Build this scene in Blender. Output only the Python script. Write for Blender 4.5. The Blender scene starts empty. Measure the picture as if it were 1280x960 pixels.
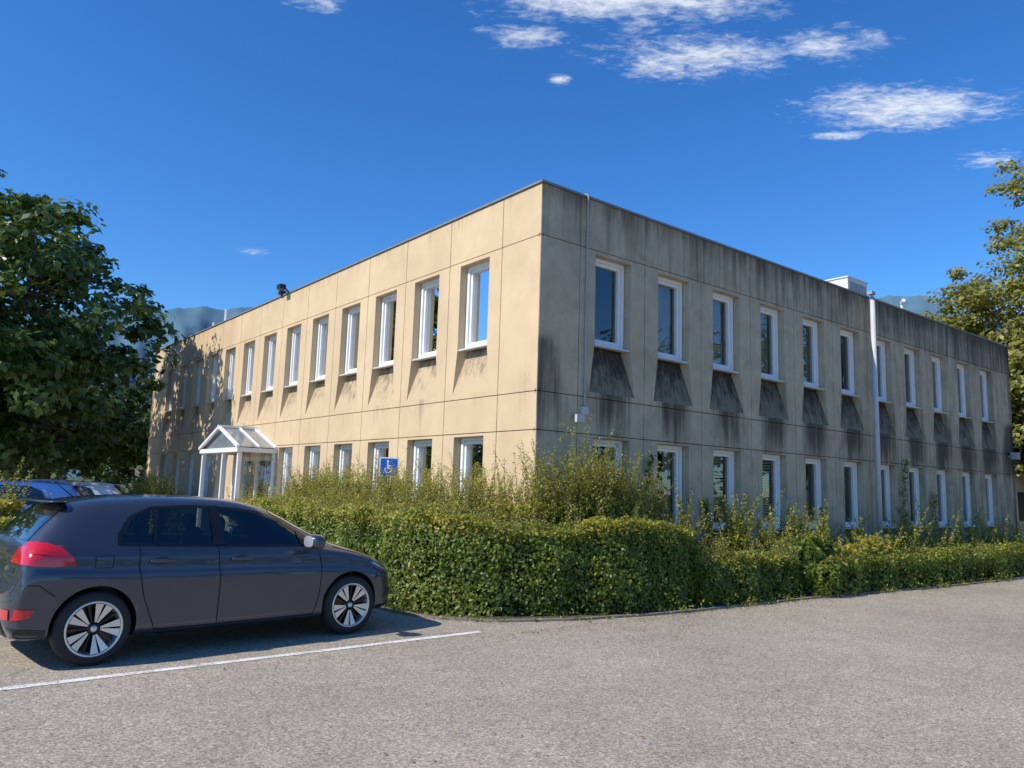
import bpy, bmesh, math, random
import numpy as np
from mathutils import Vector, Matrix
from mathutils.bvhtree import BVHTree
rng=np.random.default_rng(7); random.seed(7)
scene=bpy.context.scene
scene.view_settings.view_transform='Standard'
scene.view_settings.look='None'
scene.view_settings.exposure=0
EYE=1.65
# ------------------------------------------------------------ helpers
def link(o): scene.collection.objects.link(o); return o
def empty(name,loc=(0,0,0),rotz=0,scale=1):
    e=bpy.data.objects.new(name,None); e.location=loc; e.rotation_euler=(0,0,rotz); e.scale=(scale,)*3
    return link(e)
def mesh_obj(name,verts,faces,mats,parent=None,fm=None,smooth=False):
    me=bpy.data.meshes.new(name); me.from_pydata([tuple(v) for v in verts],[],faces)
    if not isinstance(mats,(list,tuple)): mats=[mats]
    for m in mats: me.materials.append(m)
    if fm is not None:
        me.polygons.foreach_set('material_index',fm)
    if smooth: me.polygons.foreach_set('use_smooth',[True]*len(me.polygons))
    me.update()
    o=bpy.data.objects.new(name,me); link(o)
    if parent: o.parent=parent
    return o
class MB:
    """mesh builder with several materials"""
    def __init__(s): s.v=[]; s.f=[]; s.m=[]
    def face(s,pts,m=0):
        n=len(s.v); s.v+= [tuple(p) for p in pts]; s.f.append(tuple(range(n,n+len(pts)))); s.m.append(m)
    def box(s,a,b,m=0,fn=None):
        x0,y0,z0=a; x1,y1,z1=b
        P=[(x0,y0,z0),(x1,y0,z0),(x1,y1,z0),(x0,y1,z0),(x0,y0,z1),(x1,y0,z1),(x1,y1,z1),(x0,y1,z1)]
        if fn: P=[fn(*p) for p in P]
        n=len(s.v); s.v+=P
        for q in [(0,3,2,1),(4,5,6,7),(0,1,5,4),(1,2,6,5),(2,3,7,6),(3,0,4,7)]:
            s.f.append(tuple(n+i for i in q)); s.m.append(m)
    def tube(s,a,b,ra,rb,m=0,k=8):
        a=Vector(a); b=Vector(b); d=(b-a).normalized()
        u=d.orthogonal().normalized(); w=d.cross(u)
        n=len(s.v)
        for c,r in ((a,ra),(b,rb)):
            for i in range(k):
                t=2*math.pi*i/k; s.v.append(tuple(c+u*math.cos(t)*r+w*math.sin(t)*r))
        for i in range(k):
            j=(i+1)%k; s.f.append((n+i,n+j,n+k+j,n+k+i)); s.m.append(m)
        s.f.append(tuple(n+i for i in range(k))[::-1]); s.m.append(m)
        s.f.append(tuple(n+k+i for i in range(k))); s.m.append(m)
    def obj(s,name,mats,parent=None,smooth=False): return mesh_obj(name,s.v,s.f,mats,parent,s.m,smooth)
# ------------------------------------------------------------ materials
def newmat(name):
    m=bpy.data.materials.new(name); m.use_nodes=True
    nt=m.node_tree; return m,nt,nt.nodes['Principled BSDF']
def simple(name,col,rough=.6,metal=0,coat=0,var=.12,scale=8,bump=0,spec=None):
    m,nt,b=newmat(name); N=nt.nodes; L=nt.links
    tc=N.new('ShaderNodeTexCoord'); no=N.new('ShaderNodeTexNoise'); no.inputs['Scale'].default_value=scale; no.inputs['Detail'].default_value=4
    L.new(tc.outputs['Object'],no.inputs['Vector'])
    mr=N.new('ShaderNodeMapRange'); mr.inputs[1].default_value=.3; mr.inputs[2].default_value=.7
    mr.inputs[3].default_value=1-var; mr.inputs[4].default_value=1+var
    L.new(no.outputs['Fac'],mr.inputs[0])
    vm=N.new('ShaderNodeVectorMath'); vm.operation='SCALE'; vm.inputs[0].default_value=col[:3]
    L.new(mr.outputs[0],vm.inputs['Scale']); L.new(vm.outputs[0],b.inputs['Base Color'])
    b.inputs['Roughness'].default_value=rough; b.inputs['Metallic'].default_value=metal; b.inputs['Coat Weight'].default_value=coat
    if coat: b.inputs['Coat Roughness'].default_value=.03
    if spec is not None: b.inputs['Specular IOR Level'].default_value=spec
    if bump:
        bp=N.new('ShaderNodeBump'); bp.inputs['Strength'].default_value=bump; bp.inputs['Distance'].default_value=.02
        L.new(no.outputs['Fac'],bp.inputs['Height']); L.new(bp.outputs[0],b.inputs['Normal'])
    return m
def math_(nt,op,a,b=None,clamp=False):
    n=nt.nodes.new('ShaderNodeMath'); n.operation=op; n.use_clamp=clamp
    for i,v in enumerate((a,b)):
        if v is None: continue
        if isinstance(v,(int,float)): n.inputs[i].default_value=v
        else: nt.links.new(v,n.inputs[i])
    return n.outputs[0]
def mixc(nt,f,a,b):
    n=nt.nodes.new('ShaderNodeMix'); n.data_type='RGBA'
    for s,v in ((n.inputs[0],f),(n.inputs[6],a),(n.inputs[7],b)):
        if isinstance(v,(int,float)): s.default_value=v
        elif isinstance(v,(tuple,list)): s.default_value=(*v[:3],1)
        else: nt.links.new(v,s)
    return n.outputs[2]
def noise(nt,vec,scale,detail=4,rough=.5,dist=0):
    n=nt.nodes.new('ShaderNodeTexNoise'); n.inputs['Scale'].default_value=scale; n.inputs['Detail'].default_value=detail
    n.inputs['Roughness'].default_value=rough; n.inputs['Distortion'].default_value=dist
    if vec is not None: nt.links.new(vec,n.inputs['Vector'])
    return n.outputs['Fac']
def maprange(nt,v,a,b,c=0,d=1,smooth=False):
    n=nt.nodes.new('ShaderNodeMapRange'); nt.links.new(v,n.inputs[0])
    if smooth: n.interpolation_type='SMOOTHSTEP'
    for i,x in zip((1,2,3,4),(a,b,c,d)): n.inputs[i].default_value=x
    return n.outputs[0]
def leafmat(name,c1,c2,c3,trans=.3,rough=.45):
    m,nt,b=newmat(name); N=nt.nodes; L=nt.links
    g=N.new('ShaderNodeNewGeometry'); r=N.new('ShaderNodeValToRGB')
    r.color_ramp.elements[0].color=(*c1,1); r.color_ramp.elements[1].color=(*c3,1)
    e=r.color_ramp.elements.new(.5); e.color=(*c2,1)
    tc=N.new('ShaderNodeTexCoord'); ns=noise(nt,tc.outputs['Object'],1.3,2)
    f=math_(nt,'ADD',math_(nt,'MULTIPLY',g.outputs['Random Per Island'],.7),maprange(nt,ns,.3,.7,-.1,.4),True)
    L.new(f,r.inputs[0]); L.new(r.outputs[0],b.inputs['Base Color']); b.inputs['Roughness'].default_value=rough
    t=N.new('ShaderNodeBsdfTranslucent'); L.new(mixc(nt,.5,r.outputs[0],(c3[0]*1.4,c3[1]*1.5,c3[2])),t.inputs[0])
    mx=N.new('ShaderNodeMixShader'); mx.inputs[0].default_value=trans
    L.new(b.outputs[0],mx.inputs[1]); L.new(t.outputs[0],mx.inputs[2]); L.new(mx.outputs[0],N['Material Output'].inputs[0])
    return m
def asphalt():
    m,nt,b=newmat('asphalt_aged'); N=nt.nodes; L=nt.links
    tc=N.new('ShaderNodeTexCoord'); O=tc.outputs['Object']
    v=N.new('ShaderNodeTexVoronoi'); v.inputs['Scale'].default_value=70; L.new(O,v.inputs['Vector'])
    sep=N.new('ShaderNodeSeparateColor'); L.new(v.outputs['Color'],sep.inputs[0])
    fine=math_(nt,'ADD',math_(nt,'MULTIPLY',sep.outputs[0],.6),math_(nt,'MULTIPLY',noise(nt,O,150,2),.5))
    r=N.new('ShaderNodeValToRGB'); cr=r.color_ramp
    cr.elements[0].position=.12; cr.elements[0].color=(.11,.095,.077,1)
    cr.elements[1].position=.95; cr.elements[1].color=(.76,.65,.51,1)
    e=cr.elements.new(.42); e.color=(.325,.28,.222,1)
    e=cr.elements.new(.75); e.color=(.44,.38,.30,1)
    L.new(fine,r.inputs[0])
    big=maprange(nt,noise(nt,O,.35,4,.6),.3,.7,.86,1.11)
    mid=maprange(nt,noise(nt,O,2.6,4,.65),.3,.7,.92,1.08)
    k=math_(nt,'MULTIPLY',big,mid)
    v2=N.new('ShaderNodeTexVoronoi'); v2.feature='DISTANCE_TO_EDGE'; v2.inputs['Scale'].default_value=.19
    mp=N.new('ShaderNodeVectorMath'); mp.operation='ADD'; L.new(O,mp.inputs[0])
    nn=N.new('ShaderNodeTexNoise'); nn.inputs['Scale'].default_value=.9; nn.inputs['Detail'].default_value=5; L.new(O,nn.inputs['Vector'])
    L.new(nn.outputs['Color'],mp.inputs[1]); L.new(mp.outputs[0],v2.inputs['Vector'])
    crack=maprange(nt,v2.outputs['Distance'],.0,.0026,.68,1)
    gate=maprange(nt,noise(nt,O,.5,2),.5,.6,1,0)
    crack=math_(nt,'MAXIMUM',crack,gate)
    k=math_(nt,'MULTIPLY',k,crack)
    k=math_(nt,'MULTIPLY',k,maprange(nt,noise(nt,O,17,3,.7),.66,.74,1,.74))
    vm=N.new('ShaderNodeVectorMath'); vm.operation='SCALE'; L.new(r.outputs[0],vm.inputs[0]); L.new(k,vm.inputs['Scale'])
    L.new(vm.outputs[0],b.inputs['Base Color']); b.inputs['Roughness'].default_value=.95; b.inputs['Specular IOR Level'].default_value=.2
    bp=N.new('ShaderNodeBump'); bp.inputs['Strength'].default_value=.8; bp.inputs['Distance'].default_value=.006
    L.new(fine,bp.inputs['Height']); L.new(bp.outputs[0],b.inputs['Normal'])
    return m
def concrete(name,base,dark,stain,xgain,axis,grime=0,gcol=(.2,.2,.15),pitch=1.55,off=1.62,under=0):
    m,nt,b=newmat(name); N=nt.nodes; L=nt.links
    tc=N.new('ShaderNodeTexCoord'); O=tc.outputs['Object']
    sx=N.new('ShaderNodeSeparateXYZ'); L.new(O,sx.inputs[0])
    mp=N.new('ShaderNodeMapping'); mp.inputs['Scale'].default_value=(5,5,.35); L.new(O,mp.inputs[0])
    st=noise(nt,mp.outputs[0],1.6,6,.62,.4)
    mp2=N.new('ShaderNodeMapping'); mp2.inputs['Scale'].default_value=(1,1,.6); L.new(O,mp2.inputs[0])
    bl=noise(nt,mp2.outputs[0],1.4,5,.6)
    zr=N.new('ShaderNodeValToRGB'); cr=zr.color_ramp
    stops=[(0,.5),(.20,.36),(.30,.36),(.37,.34),(.392,.5),(.46,.68),(.484,.66),(.50,.64),(.60,.50),(.64,.28),(.80,.24),(.855,.34),(.862,.56),(.93,.66),(1,.98)]
    cr.elements[0].position=0; cr.elements[0].color=(stops[0][1],)*3+(1,)
    cr.elements[1].position=1; cr.elements[1].color=(stops[-1][1],)*3+(1,)
    for p,v in stops[1:-1]:
        e=cr.elements.new(p); e.color=(v,v,v,1)
    L.new(math_(nt,'DIVIDE',sx.outputs[2],6.5),zr.inputs[0])
    xs=math_(nt,'MULTIPLY',sx.outputs[axis],xgain)
    ph=math_(nt,'COSINE',math_(nt,'MULTIPLY',math_(nt,'SUBTRACT',sx.outputs[axis],off),2*math.pi/pitch))
    zz=math_(nt,'MULTIPLY',maprange(nt,sx.outputs[2],4.1,3.9,0,1,True),maprange(nt,sx.outputs[2],1.9,3.3,0,1,True))
    run=math_(nt,'MULTIPLY',math_(nt,'MULTIPLY',math_(nt,'ADD',ph,.2),zz),under)
    tot=math_(nt,'ADD',math_(nt,'ADD',math_(nt,'MULTIPLY',st,1.5),math_(nt,'MULTIPLY',bl,.7)),math_(nt,'ADD',math_(nt,'ADD',zr.outputs[0],xs),run))
    fac=maprange(nt,tot,1.85-stain,2.80-stain,0,.92,True)
    fine=maprange(nt,noise(nt,O,45,4,.6),.3,.7,.92,1.08)
    tone=maprange(nt,noise(nt,O,.8,4,.6),.3,.7,.88,1.08)
    vm=N.new('ShaderNodeVectorMath'); vm.operation='SCALE'; vm.inputs[0].default_value=base; L.new(math_(nt,'MULTIPLY',fine,tone),vm.inputs['Scale'])
    gr=maprange(nt,noise(nt,O,2.2,5,.7,.5),.38,.66,grime*.25,grime)
    col=mixc(nt,gr,vm.outputs[0],gcol)
    col=mixc(nt,fac,col,dark)
    L.new(col,b.inputs['Base Color']); b.inputs['Roughness'].default_value=.9; b.inputs['Specular IOR Level'].default_value=.2
    bp=N.new('ShaderNodeBump'); bp.inputs['Strength'].default_value=.35; bp.inputs['Distance'].default_value=.01
    L.new(noise(nt,O,60,3),bp.inputs['Height']); L.new(bp.outputs[0],b.inputs['Normal'])
    return m
def stained(name,base,dark,lo,hi,zt=4.03,mx=.9):
    m,nt,b=newmat(name); N=nt.nodes; L=nt.links
    tc=N.new('ShaderNodeTexCoord'); O=tc.outputs['Object']
    mp=N.new('ShaderNodeMapping'); mp.inputs['Scale'].default_value=(7,7,1.4); L.new(O,mp.inputs[0])
    sx=N.new('ShaderNodeSeparateXYZ'); L.new(O,sx.inputs[0])
    zf=maprange(nt,sx.outputs[2],zt-.85,zt,-.13,.09)
    f=math_(nt,'ADD',math_(nt,'MULTIPLY',noise(nt,mp.outputs[0],1.6,6,.68,.5),.6),math_(nt,'MULTIPLY',noise(nt,O,3.2,5,.65),.4))
    f=maprange(nt,math_(nt,'ADD',f,zf),lo,hi,0,mx,True)
    L.new(mixc(nt,f,base,dark),b.inputs['Base Color']); b.inputs['Roughness'].default_value=.95; b.inputs['Specular IOR Level'].default_value=.15
    return m
def glassmat(name,tint=(.75,.82,.8),base=.06,bump=.07):
    m=bpy.data.materials.new(name); m.use_nodes=True; nt=m.node_tree; N=nt.nodes; L=nt.links
    N.remove(N['Principled BSDF'])
    tr=N.new('ShaderNodeBsdfTransparent'); tr.inputs[0].default_value=(*tint,1)
    gl=N.new('ShaderNodeBsdfGlossy'); gl.inputs['Roughness'].default_value=.01
    fr=N.new('ShaderNodeFresnel'); fr.inputs[0].default_value=1.5
    f=math_(nt,'ADD',math_(nt,'MULTIPLY',fr.outputs[0],1.7),base,True)
    if bump:
        tc=N.new('ShaderNodeTexCoord'); bp=N.new('ShaderNodeBump'); bp.inputs['Strength'].default_value=bump; bp.inputs['Distance'].default_value=.02
        L.new(noise(nt,tc.outputs['Object'],2.5,1),bp.inputs['Height']); L.new(bp.outputs[0],gl.inputs['Normal'])
    mx=N.new('ShaderNodeMixShader'); L.new(f,mx.inputs[0]); L.new(tr.outputs[0],mx.inputs[1]); L.new(gl.outputs[0],mx.inputs[2])
    L.new(mx.outputs[0],N['Material Output'].inputs[0]); return m

M={}
M['asphalt']=asphalt()
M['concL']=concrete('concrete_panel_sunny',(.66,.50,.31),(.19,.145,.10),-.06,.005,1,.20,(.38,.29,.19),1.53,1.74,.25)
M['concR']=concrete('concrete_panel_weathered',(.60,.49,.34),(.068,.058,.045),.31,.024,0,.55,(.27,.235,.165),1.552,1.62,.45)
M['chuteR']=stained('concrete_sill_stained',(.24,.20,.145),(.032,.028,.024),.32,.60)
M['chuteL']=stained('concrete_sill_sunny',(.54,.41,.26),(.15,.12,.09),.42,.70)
M['joint']=simple('joint_dark',(.05,.042,.035),.95)
M['white']=simple('window_frame_white',(.80,.80,.79),.35,var=.03)
M['sill']=simple('sill_metal',(.62,.62,.60),.4,var=.05)
M['glass']=glassmat('window_glass')
M['room']=simple('room_interior',(.20,.185,.155),.9,var=.3,scale=1.5)
M['blind']=simple('blind_cloth',(.62,.60,.55),.8,var=.05)
M['curtain']=simple('curtain_beige',(.50,.44,.35),.85,var=.12,scale=5)
M['flash']=simple('roof_flashing',(.20,.20,.20),.6,metal=.0,var=.1)
M['roof']=simple('roof_gravel',(.3,.29,.27),.95)
M['galv']=simple('galvanised',(.38,.38,.38),.5,metal=.2)
M['black']=simple('black_plastic',(.02,.02,.022),.5)
M['grey']=simple('grey_plastic',(.35,.35,.34),.5)
M['acwhite']=simple('ac_white',(.68,.68,.66),.5,var=.05)
M['mast']=simple('mast_grey_paint',(.52,.52,.50),.5,var=.08,scale=3)
M['bark']=simple('bark',(.11,.085,.06),.95,bump=.6,scale=20,var=.3)
M['soil']=simple('soil',(.09,.068,.045),.95,bump=.5,scale=20,var=.35)
M['kerb']=simple('kerb_stone',(.22,.19,.155),.95,bump=.3,scale=25,var=.25)
M['leafH']=leafmat('hedge_leaves',(.045,.080,.011),(.112,.165,.022),(.26,.30,.045),.35)
M['leafY']=leafmat('hedge_new_growth',(.21,.23,.03),(.42,.39,.065),(.60,.50,.12),.45)
M['leafT']=leafmat('tree_leaves',(.024,.050,.012),(.066,.118,.024),(.15,.21,.05),.33,.36)
M['leafA']=leafmat('autumn_tree_leaves',(.10,.13,.03),(.22,.24,.05),(.44,.36,.09),.4)
M['leafD']=leafmat('distant_leaves',(.04,.07,.02),(.08,.12,.03),(.14,.17,.045),.25)
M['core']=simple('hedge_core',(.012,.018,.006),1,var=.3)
# ------------------------------------------------------------ camera
PITCH=math.radians(7.77); ROLL=math.radians(1.77)
cam_d=bpy.data.cameras.new('camera'); cam_d.sensor_width=36; cam_d.lens=968/1280*36; cam_d.clip_end=20000; cam_d.clip_start=.05
cam=link(bpy.data.objects.new('camera',cam_d)); cam.location=(0,0,EYE)
cam.rotation_euler=(Matrix.Rotation(math.pi/2+PITCH,3,'X')@Matrix.Rotation(ROLL,3,'Z')).to_euler()
scene.camera=cam
# ------------------------------------------------------------ sun + sky
sd=Vector((-.85,-.52,0)).normalized(); EL=math.radians(42)
S=Vector((sd.x*math.cos(EL),sd.y*math.cos(EL),math.sin(EL)))
sun_d=bpy.data.lights.new('sun','SUN'); sun_d.energy=5.0; sun_d.angle=math.radians(.53); sun_d.color=(1,.94,.84)
sun=link(bpy.data.objects.new('sun',sun_d)); sun.rotation_euler=(-S).to_track_quat('-Z','Y').to_euler(); sun.location=(-20,-10,30)
w=bpy.data.worlds.new('World'); scene.world=w; w.use_nodes=True; nt=w.node_tree; N=nt.nodes; L=nt.links
bg=N['Background']; bg.inputs[1].default_value=.15
sky=N.new('ShaderNodeTexSky'); sky.sky_type='NISHITA'; sky.sun_disc=False; sky.sun_elevation=EL; sky.sun_rotation=math.atan2(sd.x,sd.y)%(2*math.pi)
sky.air_density=1.0; sky.dust_density=.3; sky.ozone_density=2.0; sky.altitude=300
hs=N.new('ShaderNodeHueSaturation'); hs.inputs['Saturation'].default_value=1.28; L.new(sky.outputs[0],hs.inputs['Color'])
tint=N.new('ShaderNodeMix'); tint.data_type='RGBA'; tint.blend_type='MULTIPLY'; tint.inputs[0].default_value=1
L.new(hs.outputs[0],tint.inputs[6]); tint.inputs[7].default_value=(.64,.94,1.24,1); L.new(tint.outputs[2],bg.inputs[0])
tc=N.new('ShaderNodeTexCoord'); sep=N.new('ShaderNodeSeparateXYZ'); L.new(tc.outputs['Generated'],sep.inputs[0])
zc=math_(nt,'MAXIMUM',sep.outputs[2],.03)
cx=math_(nt,'DIVIDE',sep.outputs[0],zc); cy=math_(nt,'DIVIDE',sep.outputs[1],zc)
comb=N.new('ShaderNodeCombineXYZ'); L.new(cx,comb.inputs[0]); L.new(cy,comb.inputs[1]); P=comb.outputs[0]
total=None
for (x0,y0,rx,ry,amp) in [(.20,1.40,.50,.22,1.22),(.02,1.60,.16,.08,.85),(.40,1.66,.34,.18,.95),(.98,1.87,.38,.18,1.12),(.90,2.03,.14,.05,.9),(.094,1.78,.05,.035,1.0),(-.44,1.50,.12,.07,.72),(1.38,2.15,.16,.10,.85),(-1.15,3.3,.15,.12,.72),(-3,1.5,1.2,.8,.6),(3,-1,1.5,.9,.7),(.68,1.60,.22,.12,.85)]:
    a=math_(nt,'DIVIDE',math_(nt,'SUBTRACT',cx,x0),rx); b_=math_(nt,'DIVIDE',math_(nt,'SUBTRACT',cy,y0),ry)
    d=math_(nt,'SQRT',math_(nt,'ADD',math_(nt,'MULTIPLY',a,a),math_(nt,'MULTIPLY',b_,b_)))
    g=maprange(nt,d,0,1.3,amp,0,True)
    total=g if total is None else math_(nt,'MAXIMUM',total,g)
mp=N.new('ShaderNodeMapping'); mp.inputs['Scale'].default_value=(1,1.35,1); mp.inputs['Rotation'].default_value=(0,0,.5); L.new(P,mp.inputs[0])
cn=noise(nt,mp.outputs[0],8,6,.64,.5)
mp3=N.new('ShaderNodeMapping'); mp3.inputs['Scale'].default_value=(1,1.9,1); mp3.inputs['Rotation'].default_value=(0,0,-.35); L.new(P,mp3.inputs[0])
cn2=noise(nt,mp3.outputs[0],24,5,.66,.5)
cs=math_(nt,'ADD',math_(nt,'MULTIPLY',cn,.5),math_(nt,'MULTIPLY',cn2,.5))
dens=maprange(nt,math_(nt,'ADD',cs,math_(nt,'MULTIPLY',total,.40)),.66,1.06,0,.95,True)
dens=math_(nt,'MULTIPLY',dens,maprange(nt,total,0,.3,0,1))
bg2=N.new('ShaderNodeBackground'); bg2.inputs[0].default_value=(.86,.92,1,1); bg2.inputs[1].default_value=1.0
ms=N.new('ShaderNodeMixShader'); L.new(dens,ms.inputs[0]); L.new(bg.outputs[0],ms.inputs[1]); L.new(bg2.outputs[0],ms.inputs[2]); L.new(ms.outputs[0],N['World Output'].inputs[0])
# ------------------------------------------------------------ site frame
ANG=math.radians(38.5); C=Vector((.38,11.6,0))
dR=Vector((math.cos(ANG),math.sin(ANG),0)); dL=Vector((-math.sin(ANG),math.cos(ANG),0))
def LW(p,q,z=0): v=C+dR*p+dL*q; return Vector((v.x,v.y,z))
# ------------------------------------------------------------ ground
gm=simple('grass_ground',(.07,.095,.03),.95,var=.4,scale=.8)
mesh_obj('ground',[(-6000,-3000,-.012),(6000,-3000,-.012),(6000,8000,-.012),(-6000,8000,-.012)],[(0,1,2,3)],gm)
mesh_obj('car_park_asphalt',[(-60,-25,0),(60,-25,0),(60,45,0),(-60,45,0)],[(0,1,2,3)],M['asphalt'])
m,nt2,b=newmat('road_paint'); tcn=nt2.nodes.new('ShaderNodeTexCoord')
n1=noise(nt2,tcn.outputs['Object'],35,5,.7); n2=noise(nt2,tcn.outputs['Object'],3,4,.6)
f=maprange(nt2,math_(nt2,'ADD',math_(nt2,'MULTIPLY',n1,.7),math_(nt2,'MULTIPLY',n2,.5)),.50,.63)
nt2.links.new(mixc(nt2,f,(.40,.35,.28),(.80,.78,.74)),b.inputs['Base Color']); b.inputs['Roughness'].default_value=.8
M['paintline']=m
def stripe(mb,a,b,wd):
    a=Vector((*a,0));b=Vector((*b,0)); d=(b-a).normalized(); n=Vector((-d.y,d.x,0))*wd/2
    k=Vector((0,0,.004)); mb.face([a-n+k,b-n+k,b+n+k,a+n+k])
mb=MB()
A=Vector((-3.88,6.26));B=Vector((-.28,9.32)); dd=(B-A).normalized(); nn=Vector((-dd.y,dd.x))
stripe(mb,A-dd*2.2,B,.10)
for k in (1,2): stripe(mb,A+nn*2.65*k-dd*2.2,B+nn*2.65*k-dd*.2,.10)
mb.obj('parking_line',[M['paintline']])
# ------------------------------------------------------------ building
bld=empty('office_building',C,ANG)
H=6.44; LR=18.95; LL=22.4
SR=1.552; SL=1.53
mapR=lambda u,d,z:(u,-d,z); mapL=lambda u,d,z:(-d,u,z)
G=.007
HW=.425; FW=.53
def facade(name,mp,wins,L_,mat,chute,sp,skip_low=(),seed=1):
    rr=random.Random(seed); hb=sp/2
    mb=MB(); fr=MB(); gl=MB(); bl=MB(); jn=MB()
    def panel(u0,u1,z0,z1,hole=None):
        u0+=G;u1-=G;z0+=G;z1-=G
        for a,b in (((u0,z0),(u1,z0)),((u1,z0),(u1,z1)),((u1,z1),(u0,z1)),((u0,z1),(u0,z0))):
            mb.face([mp(a[0],0,a[1]),mp(b[0],0,b[1]),mp(b[0],-.05,b[1]),mp(a[0],-.05,a[1])])
        if not hole:
            mb.face([mp(u0,0,z0),mp(u1,0,z0),mp(u1,0,z1),mp(u0,0,z1)]); return
        c,zb,zs,zt,hw,fw=hole
        mb.face([mp(u0,0,zt),mp(u1,0,zt),mp(u1,0,z1),mp(u0,0,z1)])
        mb.face([mp(u0,0,z0),mp(u1,0,z0),mp(u1,0,zb),mp(u0,0,zb)])
        mb.face([mp(u0,0,zb),mp(c-fw,0,zb),mp(c-hw,0,zs),mp(c-hw,0,zt),mp(u0,0,zt)])
        mb.face([mp(u1,0,zb),mp(c+fw,0,zb),mp(c+hw,0,zs),mp(c+hw,0,zt),mp(u1,0,zt)])
        R=-.29; iw=hw-.035
        mb.face([mp(c-hw,0,zs),mp(c-iw,R,zs),mp(c-iw,R,zt),mp(c-hw,0,zt)])
        mb.face([mp(c+hw,0,zs),mp(c+iw,R,zs),mp(c+iw,R,zt),mp(c+hw,0,zt)])
        mb.face([mp(c-hw,0,zt),mp(c+hw,0,zt),mp(c+iw,R,zt),mp(c-iw,R,zt)])
        Q=-.19
        mb.face([mp(c-fw,0,zb),mp(c+fw,0,zb),mp(c+iw,Q,zs-.02),mp(c-iw,Q,zs-.02)],1)
        mb.face([mp(c-fw,0,zb),mp(c-iw,Q,zs-.02),mp(c-hw,0,zs)])
        mb.face([mp(c+fw,0,zb),mp(c+iw,Q,zs-.02),mp(c+hw,0,zs)])
        mb.face([mp(c-iw,Q,zs-.02),mp(c+iw,Q,zs-.02),mp(c+iw,R,zs),mp(c-iw,R,zs)],1)
    def window(c,zs,zt,hw,kind):
        iw=hw-.037; f0=-.28; f1=-.13; t=.06
        z0=zs+.015
        for a,b in (((c-iw,z0),(c-iw+t,zt-.002)),((c+iw-t,z0),(c+iw,zt-.002)),((c-iw+t,zt-t),(c+iw-t,zt-.002)),((c-iw+t,z0),(c+iw-t,z0+t))):
            fr.box((a[0],f0,a[1]),(b[0],f1,b[1]),0,mp)
        i0=c-iw+t+.003; i1=c+iw-t-.003; y0=z0+t+.003; y1=zt-t-.003; s=.05
        for a,b in (((i0,y0),(i0+s,y1)),((i1-s,y0),(i1,y1)),((i0+s,y1-s),(i1-s,y1)),((i0+s,y0),(i1-s,y0+s))):
            fr.box((a[0],f0+.02,a[1]),(b[0],f1-.035,b[1]),0,mp)
        fr.box((i0+.015,f1-.035,(y0+y1)/2-.05),(i0+.035,f1-.02,(y0+y1)/2+.05),1,mp)
        g=-.215+rr.uniform(-.004,.004); tl=rr.uniform(-.006,.006)
        gl.face([mp(i0+s-.005,g-tl,y0+s-.005),mp(i1-s+.005,g+tl,y0+s-.005),mp(i1-s+.005,g+tl,y1-s+.005),mp(i0+s-.005,g-tl,y1-s+.005)])
        fr.box((c-hw+.006,f1-.01,zs-.018),(c+hw-.006,-.015,zs+.008),1,mp)
        k=kind
        if k=='blind': zb=y0-.02
        elif k=='half': zb=y1-(y1-y0)*rr.uniform(.3,.6)
        elif k=='slat':
            z=y0
            while z<y1:
                bl.face([mp(i0,-.32,z),mp(i1,-.32,z),mp(i1,-.295,z+.03),mp(i0,-.295,z+.03)],0); z+=.055
            return
        elif k=='curt':
            wdt=(i1-i0)*rr.uniform(.35,.6); n=7; lo=rr.random()<.8
            for j in range(n):
                ua=(i1-wdt+wdt*j/n) if lo else (i0+wdt*j/n); ub=ua+wdt/n
                da=-.31-.03*(j%2); db=-.31-.03*((j+1)%2)
                bl.face([mp(ua,da,y0),mp(ub,db,y0),mp(ub,db,y1),mp(ua,da,y1)],1)
            return
        else: return
        bl.face([mp(i0-.02,-.32,zb),mp(i1+.02,-.32,zb),mp(i1+.02,-.32,y1+.02),mp(i0-.02,-.32,y1+.02)],0)
    edges=[0]+[c-hb for c in wins]+[wins[-1]+hb]+([L_] if L_-wins[-1]-hb>.1 else [])
    if L_-wins[-1]-hb<=.1: edges[-1]=L_
    rows=[(-.05,2.56),(2.56,3.15),(3.15,5.60),(5.60,H)]
    kinds=['none','curt','none','half','none','curt','none','slat','curt','curt']
    for i in range(len(edges)-1):
        u0,u1=edges[i],edges[i+1]; c=[w_ for w_ in wins if u0<w_<u1]
        c=c[0] if c else None
        panel(u0,u1,*rows[1]); panel(u0,u1,*rows[3])
        if c is None: panel(u0,u1,*rows[0]); panel(u0,u1,*rows[2]); continue
        k=wins.index(c)
        panel(u0,u1,*rows[2],hole=(c,3.24,4.03,5.53,HW,FW))
        kd=rr.choice(kinds)
        if name=='facade_entrance' and k==1: kd='blind'
        if name=='facade_entrance' and k==0: kd='curt'
        if name=='facade_side' and k==0: kd='none'
        if name=='facade_side' and k in(1,2,3): kd='curt'
        window(c,4.03,5.53,HW,kd)
        if k in skip_low: continue
        panel(u0,u1,*rows[0],hole=(c,.26,1.04,2.51,HW,FW))
        kd=rr.choice(kinds+['slat','blind'])
        if name=='facade_side' and k in(2,3): kd='slat'
        window(c,1.04,2.51,HW,kd)
    for e in edges[1:-1]: jn.box((e-.03,-.06,-.05),(e+.03,-.03,H),0,mp)
    for z in (2.56,3.15,5.60): jn.box((.0,-.058,z-.03),(L_,-.028,z+.03),0,mp)
    mb.obj(name,[mat,chute],bld); jn.obj(name+'_joints',[M['joint']],bld)
    fr.obj(name+'_window_frames',[M['white'],M['sill']],bld); gl.obj(name+'_glass',[M['glass']],bld)
    bl.obj(name+'_blinds',[M['blind'],M['curtain']],bld)
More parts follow.
